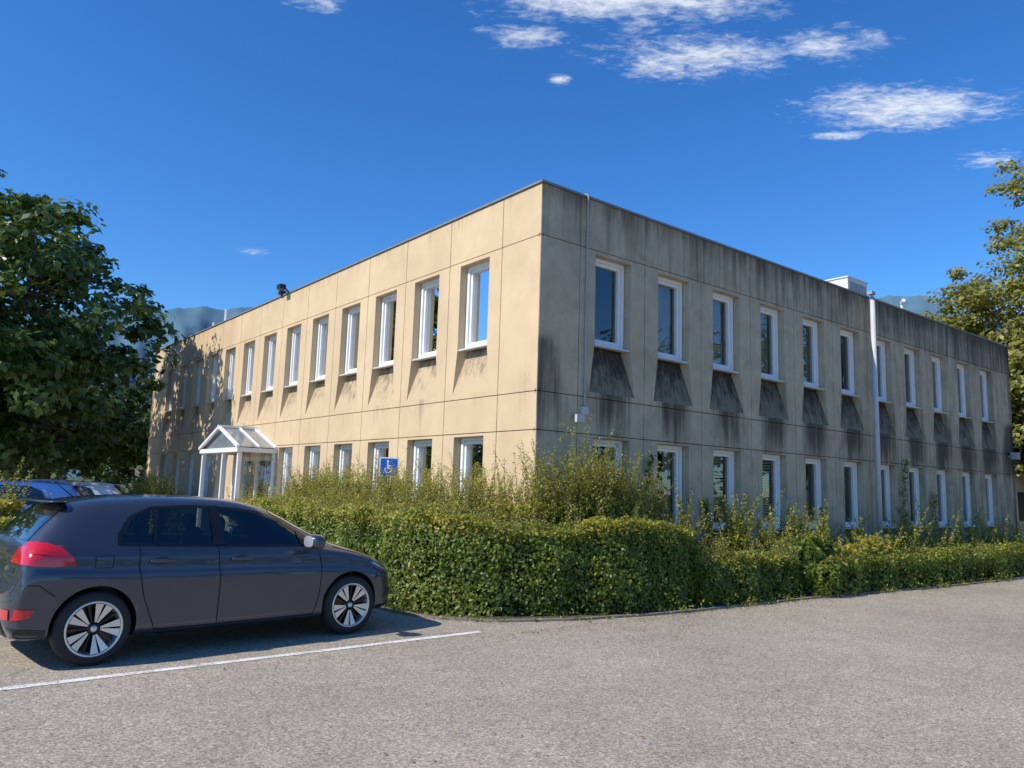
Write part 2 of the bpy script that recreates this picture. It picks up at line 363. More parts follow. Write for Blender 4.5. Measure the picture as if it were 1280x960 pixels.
winR=[1.62+SR*k for k in range(11)]; winL=[1.74+SL*k for k in range(13)]
facade('facade_side',mapR,winR,LR,M['concR'],M['chuteR'],SR,seed=3)
facade('facade_entrance',mapL,winL,LL,M['concL'],M['chuteL'],SL,skip_low=(6,7),seed=8)
mb=MB()
mb.box((.05,.05,6.15),(LR-.05,LL-.05,6.25),0)
mb.box((LR-.2,.0,-.05),(LR,LL,H),1); mb.box((.0,LL-.2,-.05),(LR-.2,LL,H),1)
mb.box((.06,.06,5.64),(LR-.2,.26,H-.002),1); mb.box((.06,.26,5.64),(.26,LL-.2,H-.003),1)
mb.obj('roof_and_rear_walls',[M['roof'],M['concR']],bld)
mb=MB()
mb.box((.3,.3,.1),(LR-.3,LL-.3,.2)); mb.box((.3,.3,2.85),(LR-.3,LL-.3,3.2)); mb.box((3.6,3.6,.2),(3.8,LL-.3,6.1)); mb.box((3.8,3.6,.2),(LR-.3,3.8,6.1))
for c in range(1,11,2):
    u=winR[c]+SR/2; mb.box((u-.04,.36,.2),(u+.04,3.6,6.1))
for c in range(1,12,2):
    u=winL[c]+SL/2; mb.box((.36,u-.04,.2),(3.6,u+.04,6.1))
mb.obj('interior_rooms',[M['room']],bld)
mb=MB()
mb.box((-.03,-.03,H),(LR+.03,.34,H+.035)); mb.box((-.03,.34,H),(.34,LL+.03,H+.034))
mb.box((.34,LL-.34,H),(LR+.03,LL+.03,H+.033)); mb.box((LR-.34,.34,H),(LR+.03,LL-.34,H+.032))
mb.obj('roof_edge_flashing',[M['flash']],bld)
# entrance wall + porch
mb=MB()
q0,q1=9.95,12.75; pz=-.95
uA,uB=winL[6]-SL/2,winL[7]+SL/2
def bx(a,b,m=0): mb.box(a,b,m)
bx((.0,uA,-.05),(.12,q0+.15,2.55),1); bx((.0,q1-.15,-.05),(.12,uB,2.55),1); bx((.0,q0+.15,2.3),(.12,q1-.15,2.55),1)
for q in (q0+.15,(q0+q1)/2-.03,q1-.22): bx((.02,q,0),(.09,q+.07,2.3),0)
bx((.02,q0+.22,2.2),(.09,q1-.22,2.3),0); bx((.02,q0+.22,0),(.09,q1-.22,.12),0)
mb.face([(.05,q0+.2,.1),(.05,q1-.2,.1),(.05,q1-.2,2.25),(.05,q0+.2,2.25)],2)
mb.box((.75,q0-.2,.21),(.80,q1+.2,2.8),5)  # panel added behind the door; lit interior's warmth put into its colour
mb.box((.70,qd0:=q0+1.5,.22),(.745,q0+2.2,2.2),6)
for q in (q0,q1-.09):
    bx((pz,q,0),(pz+.09,q+.09,2.36),0)
    bx((-.10,q,0),(-.01,q+.09,2.36),0)
bx((pz,(q0+q1)/2-.28,0),(pz+.08,(q0+q1)/2-.20,2.36),0)
bx((pz-.05,q0-.06,2.36),(pz+.11,q1+.06,2.47),0)
for q in (q0-.06,q1-.03): bx((pz+.11,q,2.361),(-.01,q+.10,2.468),0)
qa=(q0+q1)/2; za=2.98
def slope(qs,sg):
    for p0_,p1_ in ((pz-.08,pz-.01),(-.09,-.015),((pz)/2-.02,(pz)/2+.02)):
        pts=[(p0_,qs,2.45),(p0_,qa,za),(p0_,qa,za+.07),(p0_,qs,2.52)]
        pts2=[(p1_,y,z) for _,y,z in pts]
        mb.face(pts,0); mb.face(pts2,0)
        for i in range(4): mb.face([pts[i],pts[(i+1)%4],pts2[(i+1)%4],pts2[i]],0)
    mb.face([(pz-.07,qs,2.49),(-.02,qs,2.49),(-.02,qa,za+.03),(pz-.07,qa,za+.03)],3)
slope(q0-.08,1); slope(q1+.08,-1)
bx((pz-.09,qa-.03,za+.03),(-.012,qa+.03,za+.09),0)
mb.face([(pz+.04,q0+.05,2.47),(pz+.04,q1-.05,2.47),(pz+.04,qa,za-.0)],3)
mb.face([(pz+.1,q0+.04,.05),(-.1,q0+.04,.05),(-.1,q0+.04,2.36),(pz+.1,q0+.04,2.36)],2)
bx((.005,qa+.35,1.6),(.018,qa+.85,1.85),4)
pg=simple('porch_roof_glazing',(.20,.23,.26),.15,coat=.5)
mb.obj('entrance_porch',[M['white'],M['concL'],M['glass'],pg,simple('exit_sign_green',(.01,.22,.12),.5),simple('lobby_warm_panel',(.62,.42,.16),.8),simple('lobby_door_brown',(.16,.08,.04),.6)],bld)
mb=MB()
mb.tube((.97,-.03,6.48),(.97,-.03,2.95),.015,.015,0)
mb.tube((.97,-.03,6.48),(.97,.12,6.54),.015,.015,0)
for z in (3.4,4.2,5.0,5.8): mb.box((.94,-.03,z),(1.0,-.002,z+.03),0)
mb.box((.70,-.15,2.72),(.86,-.10,2.84),1); mb.tube((.78,-.1,2.80),(.78,.0,2.84),.02,.02,0); mb.box((.90,-.07,2.86),(1.02,-.003,2.98),1)
mb.obj('conduit_and_floodlight',[M['galv'],M['mast']],bld)
mb=MB(); mb.box((18.45,-.25,3.0),(18.7,-.08,3.2)); mb.box((18.5,-.08,3.05),(18.6,-.005,3.12)); mb.obj('wall_lamp',[M['grey']],bld)
mb=MB()
x0,y0=10.5,.6
mb.box((x0,y0,6.25),(x0+.95,y0+.6,7.12),0)
for i in range(12): mb.box((x0+.05+i*.073,y0-.012,6.5),(x0+.085+i*.073,y0-.0005,7.04),1)
mb.box((x0-.03,y0-.03,7.12),(x0+.98,y0+.63,7.15),0)
mb.obj('rooftop_ac_unit',[M['acwhite'],M['grey']],bld)
mb=MB(); mb.tube((12.9,.4,6.2),(12.9,.4,6.86),.035,.035,0); mb.tube((12.9,.4,6.84),(12.75,.28,6.88),.05,.05,0)
mb.tube((.5,16.2,6.2),(.5,16.2,7.15),.06,.06,0); mb.tube((.5,17.4,6.2),(.5,17.4,6.9),.05,.05,0)
for i in range(9): mb.tube((.8,12+i*.8,6.2),(.8,12+i*.8,6.85),.015,.015,0)
mb.tube((.8,12,6.85),(.8,18.6,6.85),.02,.02,0)
mb.obj('roof_vent_pipes',[M['acwhite']],bld)
mb=MB(); mb.tube((.1,9.9,6.4),(-.12,9.9,6.58),.02,.02,0,6)
mb.box((-.28,9.8,6.52),(-.12,10.02,6.64),0); mb.box((-.1,10.2,6.48),(.05,10.36,6.58),0); mb.obj('roof_floodlight',[M['black']],bld)
mb=MB(); mb.tube((0,0,0),(0,0,6.38),.066,.055,0,12); mb.tube((0,0,6.38),(-.02,0,6.46),.03,.03,0); mb.box((-.17,-.08,6.42),(.0,.04,6.49),1); mb.tube((0,0,0),(0,0,.05),.12,.12,0,12)
o=mb.obj('lamp_mast',[M['mast'],M['grey']],None,True); o.location=LW(10.05,-.22); o.rotation_euler=(0,0,ANG)
for p_ in o.data.polygons:
    if p_.material_index==1: p_.use_smooth=False
for k,(u,z) in enumerate(((5.6,.42),(6.75,.42))):
    mb=MB(); mb.box((-.4,-.16,0),(.4,.16,.58),0); 
    for i in range(10): mb.box((-.34,-.175,.06+i*.05),(.34,-.1605,.075+i*.05),1)
    mb.box((-.35,-.12,-.42),(-.28,.12,0),1); mb.box((.28,-.12,-.42),(.35,.12,0),1)
    o=mb.obj('air_conditioner_unit',[M['acwhite'],M['grey']]); o.location=LW(u,-.4,z); o.rotation_euler=(0,0,ANG)
# disabled parking sign
mb=MB()
mb.tube((0,0,0),(0,0,2.15),.025,.025,0); mb.box((-.17,-.035,1.82),(.17,-.027,2.16),1)
mb.box((-.15,-.039,1.84),(.15,-.0355,2.14),2)
def ring(cx_,cz,r,wd,y,m,a0=0,a1=2*math.pi,n=20):
    for i in range(n):
        t0=a0+(a1-a0)*i/n;t1=a0+(a1-a0)*(i+1)/n
        mb.face([(cx_+math.cos(t0)*r,y,cz+math.sin(t0)*r),(cx_+math.cos(t1)*r,y,cz+math.sin(t1)*r),(cx_+math.cos(t1)*(r-wd),y,cz+math.sin(t1)*(r-wd)),(cx_+math.cos(t0)*(r-wd),y,cz+math.sin(t0)*(r-wd))],m)
ring(-.01,1.94,.065,.018,-.042,1,math.radians(150),math.radians(400))
ring(-.02,2.09,.022,.022,-.042,1)
for a,b_ in (((-.03,1.96),(-.008,2.065)),((-.008,1.955),(.06,1.975)),((.045,1.89),(.07,1.96)),((-.01,2.0),(.045,2.018))): mb.face([(a[0],-.042,a[1]),(b_[0],-.042,a[1]),(b_[0],-.042,b_[1]),(a[0],-.042,b_[1])],1)
o=mb.obj('disabled_parking_sign',[M['galv'],M['white'],simple('sign_blue',(.01,.10,.50),.4,var=.02)])
o.location=LW(-.45,3.55); o.rotation_euler=(0,0,math.radians(10))
# ------------------------------------------------------------ foliage
def leaf_obj(name,cen,nrm,size,mat,parent=None,aspect=.55,mats=None,mi=None):
    n=len(cen); r=rng.normal(size=(n,3)); nrm=nrm/np.maximum(np.linalg.norm(nrm,axis=1,keepdims=True),1e-6)
    a=np.cross(nrm,r); a/=np.maximum(np.linalg.norm(a,axis=1,keepdims=True),1e-6); b=np.cross(nrm,a)
    s=size.reshape(-1,1); v=np.empty((n,4,3))
    v[:,0]=cen+a*s; v[:,1]=cen+b*s*aspect+nrm*s*.12; v[:,2]=cen-a*s; v[:,3]=cen-b*s*aspect+nrm*s*.12
    me=bpy.data.meshes.new(name); me.vertices.add(4*n); me.vertices.foreach_set('co',v.reshape(-1))
    me.loops.add(4*n); me.loops.foreach_set('vertex_index',np.arange(4*n,dtype=np.int32))
    me.polygons.add(n); me.polygons.foreach_set('loop_start',np.arange(0,4*n,4,dtype=np.int32)); me.polygons.foreach_set('loop_total',np.full(n,4,dtype=np.int32))
    for m_ in (mats or [mat]): me.materials.append(m_)
    if mi is not None: me.polygons.foreach_set('material_index',mi.astype(np.int32))
    me.update(); me.validate()
    o=link(bpy.data.objects.new(name,me)); 
    if parent: o.parent=parent
    return o
def lump(x,y,z,s=1.0,ph=0):
    return (np.sin(x*2.1*s+ph)+np.sin(y*2.7*s+1.3+ph)+np.sin(z*3.1*s+x*1.7*s)+.7*np.sin(x*5.3*s+y*4.1*s+ph*2)+.6*np.sin(y*7.9*s-z*5.2*s)+.5*np.sin(x*9.1*s+z*8.3*s))/4.8
def hedge(name,poly,h,dens=2600,size=.028,shoots=0,shoot_h=(.15,.5),ytop=.3,yl='leafY',rough=.10,core=True):
    root=empty(name,C,ANG)
    poly=[np.array(p,float) for p in poly]; n=len(poly); area=0
    for i in range(n): a=poly[i]; b=poly[(i+1)%n]; area+=a[0]*b[1]-b[0]*a[1]
    sgn=1 if area>0 else -1
    cen=[];nr=[]
    for i in range(n):
        a=poly[i]; b=poly[(i+1)%n]; L_=np.linalg.norm(b-a); d=(b-a)/L_; nn_=np.array([d[1],-d[0]])*sgn
        k=int(L_*h*dens); t=rng.random(k); z=rng.random(k)**.9*h
        x=a[0]+(b-a)[0]*t; y=a[1]+(b-a)[1]*t
        hl=h+lump(x,y,0*x,1.2)*rough*1.2; z=z*hl/h
        off=lump(x,y,z,1.3)*rough*1.1+lump(x,y,z,4.1,.7)*.05-rng.random(k)**1.5*.18 - np.clip((z-hl*.72)/(hl*.28),0,1)**2*.16 - np.clip(1-z/.25,0,1)*.06
        cen.append(np.stack([x+nn_[0]*off,y+nn_[1]*off,z],1)); nr.append(np.tile([nn_[0],nn_[1],.35],(k,1)))
    P0=np.array(poly); mn=P0.min(0);mx=P0.max(0)
    def inside(x,y):
        c=np.zeros(len(x),bool)
        for i in range(n):
            a=poly[i];b=poly[(i+1)%n]
            if a[1]==b[1]: continue
            cond=((a[1]>y)!=(b[1]>y))&(x<(b[0]-a[0])*(y-a[1])/(b[1]-a[1])+a[0]); c^=cond
        return c
    def top_samples(k):
        x=mn[0]+rng.random(k)*(mx-mn)[0]; y=mn[1]+rng.random(k)*(mx-mn)[1]; m_=inside(x,y); return x[m_],y[m_]
    k=int((mx-mn)[0]*(mx-mn)[1]*dens*.9); x,y=top_samples(k)
    z=h+lump(x,y,0*x,1.2)*rough*1.2+lump(x,y,0*x,4.3,.4)*.05-rng.random(len(x))**1.5*.15
    cen.append(np.stack([x,y,z],1)); nr.append(np.tile([0,0,1.],(len(x),1)))
    cen=np.concatenate(cen); nr=np.concatenate(nr)+rng.normal(size=(len(cen),3))*.55
    sz=size*rng.uniform(.6,1.35,len(cen))
    pn=lump(cen[:,0],cen[:,1],cen[:,2],2.2,1.)
    keep=rng.random(len(cen))>np.clip(lump(cen[:,0],cen[:,1],cen[:,2],3.1,2.)*1.5-.30,0,.8)
    mi=(rng.random(len(cen))<np.clip(.04+ytop*np.clip((cen[:,2]-h*.80)/(h*.20),0,1)+pn*.12,0,1)).astype(int)
    leaf_obj('leaves',cen[keep],nr[keep],sz[keep],None,root,.6,[M['leafH'],M[yl]],mi[keep])
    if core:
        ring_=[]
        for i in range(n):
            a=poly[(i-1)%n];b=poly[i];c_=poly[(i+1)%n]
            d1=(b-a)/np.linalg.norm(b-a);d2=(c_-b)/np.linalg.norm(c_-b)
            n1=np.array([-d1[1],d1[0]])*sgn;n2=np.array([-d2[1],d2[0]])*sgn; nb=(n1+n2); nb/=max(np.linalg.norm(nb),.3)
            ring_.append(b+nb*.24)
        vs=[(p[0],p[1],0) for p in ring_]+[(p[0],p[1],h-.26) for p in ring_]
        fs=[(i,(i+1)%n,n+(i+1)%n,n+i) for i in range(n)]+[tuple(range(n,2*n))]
        mesh_obj('dark_core',vs,fs,M['core'],root)  # solid near-black filler inside the hedge, darkens gaps between leaves
    if shoots:
        c2=[];n2_=[];st=MB();s2=[]
        x,y=top_samples(shoots*40)
        dn=lump(x,y,0*x,1.9,3.); kp_=rng.random(len(x))<np.clip(.35+dn*1.1,.06,1); x=x[kp_][:shoots];y=y[kp_][:shoots]
        for i in range(len(x)):
            hh=rng.uniform(*shoot_h)*(1 if rng.random()<.88 else 1.45)*(1+.35*float(lump(x[i],y[i],0,1.9,3.))); lean=rng.normal(size=2)*.30*hh; z0=h-.15
            k=max(4,int(hh/.026)); zz=np.linspace(0,1,k)
            X=x[i]+lean[0]*zz**1.6;Y=y[i]+lean[1]*zz**1.6;Z=z0+(hh+.1)*zz
            st.tube((X[0],Y[0],Z[0]),(X[k//2],Y[k//2],Z[k//2]),.004,.003,0,3); st.tube((X[k//2],Y[k//2],Z[k//2]),(X[-1],Y[-1],Z[-1]),.003,.001,0,3)
            for r_ in range(3):
                c2.append(np.stack([X,Y,Z],1)+rng.normal(size=(k,3))*.03*(1.2-zz[:,None]*.7)); n2_.append(rng.normal(size=(k,3))*.6+[0,0,.5]); s2.append(size*rng.uniform(.55,1.0,k)*(1.15-.5*zz))
        c2=np.concatenate(c2);n2_=np.concatenate(n2_);s2=np.concatenate(s2)
        mi=(rng.random(len(c2))<.65).astype(int)
        leaf_obj('shoots_leaves',c2,n2_,s2,None,root,.5,[M['leafH'],M[yl]],mi)
        st.obj('shoot_stems',[M['bark']],root)
    return root
main=[(-1.0,7.3),(-2.0,7.3),(-2.05,3.5),(-2.05,.3),(-1.85,-.3),(-1.3,-.85),(-.4,-1.2),(.8,-1.42),(1.75,-1.5),(2.1,-1.35),(2.2,-.95),(1.2,-.8),(.2,-.6),(-.5,-.2),(-.9,.5)]
hedge('clipped_hedge',main,1.22,2900,.027,480,(.08,.38),.6,rough=.17)
hedge('wild_privet_shrub',[(-.3,7.6),(-.98,7.6),(-.95,1.0),(-.6,0),(.1,-.5),(1.2,-.72),(2.0,-.8),(1.9,-.3),(.4,-.25),(-.15,.1),(-.3,1)],1.42,1900,.028,1050,(.15,.62),.9,rough=.22)
hedge('wild_privet_shrub',[(-.5,-.05),(-.35,-.6),(.5,-.85),(1.7,-.9),(1.7,-.3),(.2,-.2)],1.5,1900,.028,220,(.25,.85),.8,rough=.25)
hedge('low_hedge',[(2.15,-.85),(2.15,-1.45),(3.3,-1.5),(4.6,-1.5),(4.85,-1.2),(4.7,-.85)],.70,2600,.028,110,(.08,.35),.35,rough=.18)
hedge('low_hedge',[(5.0,-1.1),(5.0,-1.7),(9,-1.85),(19.4,-2.15),(19.4,-1.35),(9,-1.05)],.58,1500,.032,200,(.08,.35),.3,rough=.2)
hedge('ornamental_shrub',[(4.75,-.6),(4.9,-1.35),(5.8,-1.45),(6.2,-1.0),(5.8,-.55)],.98,1900,.04,60,(.2,.6),.05,rough=.25)
hedge('broadleaf_weeds',[(6.6,-.9),(6.7,-1.5),(8.1,-1.5),(8.2,-.9)],.74,900,.06,90,(.1,.3),.95,rough=.18)
hedge('wall_climber',[(2.6,-.3),(2.6,-.7),(4.7,-.7),(4.7,-.3)],.75,900,.04,90,(.2,.9),.25,rough=.2)
hedge('wall_climber',[(7.4,-.2),(7.4,-.8),(18.5,-.8),(18.5,-.2)],.65,500,.045,150,(.15,.7),.3,rough=.2)
hedge('far_hedge',[(-.9,17),(-1.7,17),(-1.9,13.5),(-1.0,13.5)],1.15,900,.045,160,(.2,.6),.85)
def toL(x,y): v=Vector((x,y,0))-C; return (v.dot(dR),v.dot(dL))
def wpoly(pts): return [toL(*p) for p in pts]
hedge('side_hedge',wpoly([(-13,10.3),(-6.3,11.1),(-6.5,12.1),(-13,11.6)]),1.0,1300,.034,120,(.1,.35),.35)
hedge('yellow_shrub',wpoly([(-14,13.2),(-8.9,13.6),(-9.1,14.8),(-14,14.6)]),1.15,900,.045,200,(.2,.65),.9)
cc=[];nn_=[]
for (u,z0,z1,dn) in ((11.6,.3,2.7,420),(4.0,.3,1.6,250),(2.45,1.0,2.3,260),(7.9,.3,1.5,250),(13.2,.3,1.9,260)):
    z=rng.uniform(z0,z1,dn); x=u+np.sin(z*3)*.08+rng.normal(size=dn)*.09*(1.2-(z-z0)/(z1-z0)); y=-.05-rng.random(dn)*.12
    cc.append(np.stack([x,y,z],1)); nn_.append(rng.normal(size=(dn,3))*.5+[0,-1,.3])
cc=np.concatenate(cc)
root=empty('ivy_vine',C,ANG); leaf_obj('leaves',cc,np.concatenate(nn_),rng.uniform(.025,.045,len(cc)),M['leafH'],root)
kp=[(-2.12,7.4),(-2.15,3.5),(-2.15,.3),(-1.95,-.4),(-1.37,-.97),(-.45,-1.33),(.8,-1.55),(1.8,-1.62),(4.8,-1.66),(9,-1.98),(19.4,-2.3)]
cc=[];nn_=[];ss=[]
for (a,b_) in zip(kp,kp[1:]):
    a=np.array(a);b_=np.array(b_);L_=np.linalg.norm(b_-a)
    for j in range(int(L_*6)):
        if rng.random()<.4: continue
        p=a+(b_-a)*rng.random(); r_=rng.uniform(.03,.13); k=int(rng.uniform(15,70))
        q=rng.normal(size=(k,3))*[r_,r_,0]; q[:,2]=np.abs(rng.normal(size=k))*r_*.9+.01
        cc.append(q+[p[0],p[1],0]); nn_.append(rng.normal(size=(k,3))*.7+[0,-.3,.5]); ss.append(rng.uniform(.012,.03,k))
cc=np.concatenate(cc)
root=empty('edge_weeds',C,ANG); leaf_obj('leaves',cc,np.concatenate(nn_),np.concatenate(ss),None,root,.4,[M['leafH'],M['leafY']],(rng.random(len(cc))<.3).astype(int))
# trees
def tree(name,loc,H_,R,zc,nclump,nleaf,lsize,mat,clump_r=.55,trunk=.22,squash=1.0,seed=1,lean=(0,0)):
    g=np.random.default_rng(seed); root=empty(name,loc); mb=MB()
    tz=zc*.55
    pts=[Vector((0,0,0)),Vector((.08,.05,tz*.5)),Vector((-.03,.1,tz))]
    mb.tube(pts[0],pts[1],trunk,trunk*.82,0,12); mb.tube(pts[1],pts[2],trunk*.82,trunk*.7,0,12)
    cl=[]
    while len(cl)<nclump:
        v=g.normal(size=3); v/=np.linalg.norm(v); r=g.random()**.38
        lob=1+.18*math.sin(v[0]*4+seed)+.14*math.sin(v[1]*5+v[2]*4+seed*2)+.08*math.sin(v[2]*9)
        lob=min(lob,1.12)
        p=np.array([v[0]*R*r*lob+lean[0]*v[2],v[1]*R*r*lob,zc+v[2]*(H_-zc)*r*squash*(lob*.5+.5) if v[2]>0 else zc+v[2]*(zc-1.6)*r])
        cl.append(p)
    cl=np.array(cl)
    nl=12
    idx=g.choice(len(cl),nl*5,replace=False)
    tips=[]
    for i in idx[:nl]:
        e=Vector(cl[i])*.62+Vector((0,0,tz))*.38; s=pts[2]+Vector((0,0,g.uniform(-tz*.25,.2)))
        mid=(s+e)/2+Vector((0,0,.35)); mb.tube(s,mid,trunk*.42,trunk*.28,0,7); mb.tube(mid,e,trunk*.28,trunk*.14,0,6); tips.append(e)
    mb.tube(pts[2],(0,0,zc+(H_-zc)*.6),trunk*.6,trunk*.12,0,7)
    for i in idx[nl:]:
        e=Vector(cl[i]); t=min(tips,key=lambda q:(q-e).length); mb.tube(t,e,trunk*.13,trunk*.04,0,5)
    mb.obj('trunk_and_limbs',[M['bark']],root,True)
    cen=[];nr=[]
    for p in cl:
        k=int(nleaf*g.uniform(.6,1.4)); cr=clump_r*g.uniform(.6,1.4)
        v=g.normal(size=(k,3)); v/=np.linalg.norm(v,axis=1,keepdims=True); rr=g.random((k,1))**.45
        q=p+v*rr*cr*np.array([1.15,1.15,.7]); cen.append(q); out=(p-np.array([0,0,zc*.8])); out/=max(np.linalg.norm(out),.1)
        nr.append(v*.5+out*.4+np.array([0,0,.5])+g.normal(size=(k,3))*.45)
    cen=np.concatenate(cen);nr=np.concatenate(nr)
    leaf_obj('leaves',cen,nr,lsize*g.uniform(.6,1.3,len(cen)),mat,root,.62)
    return root
tree('broadleaf_tree',(-16.1,22.6,0),11.0,4.8,5.3,430,95,.135,M['leafT'],.58,.3,seed=4)
tree('birch_tree',(23.2,31,0),16.4,4.8,9.6,400,90,.11,M['leafA'],.62,.2,seed=9)
tree('green_tree',(20.3,34.5,0),11.4,3.9,6.4,250,90,.14,M['leafA'],.65,.22,seed=12)
tree('green_tree',(24.5,32,0),11,4.2,5.4,300,90,.14,M['leafD'],.7,.22,seed=13)
tree('background_tree',(-25,42,0),8.0,5,5,200,70,.22,M['leafD'],.9,.3,seed=15)
tree('background_tree',(-18,46,0),7.0,4.5,4.4,200,70,.22,M['leafD'],.9,.3,seed=16)
cen=[];nr=[];g=np.random.default_rng(5)
spots=[(-62+i*6+g.uniform(-2,2),58+g.uniform(-5,5),g.uniform(7,10)) for i in range(11)]
spots+=[(42+g.uniform(-2,2),-22+i*5.5,(g.uniform(12,17) if i>3 else 10)) for i in range(13)]
spots+=[(30+i*5,50+g.uniform(-3,3),g.uniform(8,10)) for i in range(4)]
spots+=[(-42+g.uniform(-3,3),-20+i*7,g.uniform(5,7)) for i in range(9)]
for (x,y,h) in spots:
    for c in range(60):
        v=g.normal(size=3); v/=np.linalg.norm(v); r=g.random()**.4
        p=np.array([x+v[0]*3.8*r,y+v[1]*3.8*r,h*.5+v[2]*h*.47*r]); k=22
        u=g.normal(size=(k,3)); u/=np.linalg.norm(u,axis=1,keepdims=True)
        cen.append(p+u*g.random((k,1))**.4*1.1); nr.append(u*.6+v*.5+[0,0,.4])
cen=np.concatenate(cen);nr=np.concatenate(nr)
leaf_obj('distant_trees',cen,nr,.36*g.uniform(.6,1.3,len(cen)),M['leafD'])
nb=empty('neighbour_building',LW(22.0,3.5),ANG)
mb=MB(); mb.box((0,0,-.05),(12,8,3.3),0); mb.box((-.15,-.15,3.3),(12.15,8.15,3.5),1)
for i in range(5): mb.box((1+i*2.2,-.02,1),(2.2+i*2.2,-.002,2.2),2)
mb.box((-.02,1.5,1),(-.002,3,2.2),2)
mb.obj('walls',[simple('render_wall',(.55,.50,.42),.9),M['flash'],M['black']],nb)
# hills
def ridge(name,dist,f,mat,a0=-75,a1=80,n=500,K=16):
    vs=[];fs=[]
    for i in range(n+1):
        ad=a0+(a1-a0)*i/n; az=math.radians(ad); hh=math.tan(math.radians(f(ad)))*dist
        for k in range(K+1):
            t=k/K; rd=.62+.38*t; hz=t**1.25
            wv=.055*math.sin(ad*.9+t*5)+.04*math.sin(ad*2.1-t*9+1)+.022*math.sin(ad*4.7+t*15)+.012*math.sin(ad*9.3-t*23)
            hz=hz+wv*math.sin(math.pi*t)
            vs.append((math.sin(az)*dist*rd,math.cos(az)*dist*rd,max(hh*hz,-2)))
    for i in range(n):
        for k in range(K):
            a=i*(K+1)+k; fs.append((a,a+K+1,a+K+2,a+1))
    return mesh_obj(name,vs,fs,mat,None,None,True)
def rf(a):
    pts=[(-75,8),(-40,9.6),(-26,11.2),(-18,12.4),(-10,12.6),(0,12.3),(15,12.3),(22,13.1),(27.8,13.7),(31,12.6),(40,10.3),(80,8)]
    for (x0,y0),(x1,y1) in zip(pts,pts[1:]):
        if x0<=a<=x1:
            t=(a-x0)/(x1-x0); v=y0+(y1-y0)*t; break
    return v+.12*math.sin(a*1.3)+.07*math.sin(a*3.1+1)+.03*math.sin(a*11)+.02*math.sin(a*27)
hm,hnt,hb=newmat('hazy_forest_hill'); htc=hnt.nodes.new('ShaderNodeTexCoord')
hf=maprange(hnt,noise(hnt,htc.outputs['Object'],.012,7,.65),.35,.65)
hnt.links.new(mixc(hnt,hf,(.075,.145,.215),(.115,.195,.245)),hb.inputs['Base Color']); hb.inputs['Roughness'].default_value=1; hb.inputs['Specular IOR Level'].default_value=0  # distance haze put into these blue base colours
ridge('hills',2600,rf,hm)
def kerb(pts):
    mb=MB(); n=len(pts)
    P_=[Vector((*p,0)) for p in pts]
    offs=[]
    for i in range(n):
        a=P_[max(i-1,0)];c_=P_[min(i+1,n-1)]; d=(c_-a).normalized(); offs.append(Vector((d.y,-d.x,0)))
    for i in range(n-1):
        L_=(P_[i+1]-P_[i]).length; k=max(1,int(L_/1.0))
        for j in range(k):
            t0=j/k+.004;t1=(j+1)/k-.004
            a=P_[i].lerp(P_[i+1],t0);b_=P_[i].lerp(P_[i+1],t1); na=offs[i].lerp(offs[i+1],t0);nb_=offs[i].lerp(offs[i+1],t1)
            q=[a,b_,b_+nb_*.07,a+na*.07]; h=.03
            lo=[Vector((v.x,v.y,-.02)) for v in q]; hi=[Vector((v.x,v.y,h)) for v in q]
            mb.face(hi); mb.face([lo[0],lo[1],hi[1],hi[0]]); mb.face([lo[2],lo[3],hi[3],hi[2]]); mb.face([lo[1],lo[2],hi[2],hi[1]]); mb.face([lo[3],lo[0],hi[0],hi[3]])
    return mb
o=kerb(kp[::-1]).obj('kerb',[M['kerb']],None); o.location=C; o.rotation_euler=(0,0,ANG)
bed=[(p[0]*1.0,p[1]) for p in kp]+[(19.4,0),(0,0),(0,7.4)]
o=mesh_obj('planting_bed',[(p[0],p[1],.025) for p in bed],[tuple(range(len(bed)))],M['soil']); o.location=C; o.rotation_euler=(0,0,ANG)
n=900
x=rng.uniform(-6,12,n); y=rng.uniform(2.5,14,n)
m2=1300; u=rng.uniform(-2.2,12,m2); off=-1.68-rng.random(m2)**3*1.2-np.clip(u-5,0,20)*.045
ex=np.array([list(LW(u[i],off[i]))[:2] for i in range(m2)])
x=np.concatenate([x,ex[:,0]]); y=np.concatenate([y,ex[:,1]])
cen=np.stack([x,y,np.full(len(x),.012)],1)
leaf_obj('fallen_leaves',cen,np.tile([0,0,1.],(len(x),1))+rng.normal(size=(len(x),3))*.25,rng.uniform(.006,.019,len(x)),leafmat('dry_leaves',(.10,.06,.025),(.22,.15,.05),(.35,.27,.08),.1))
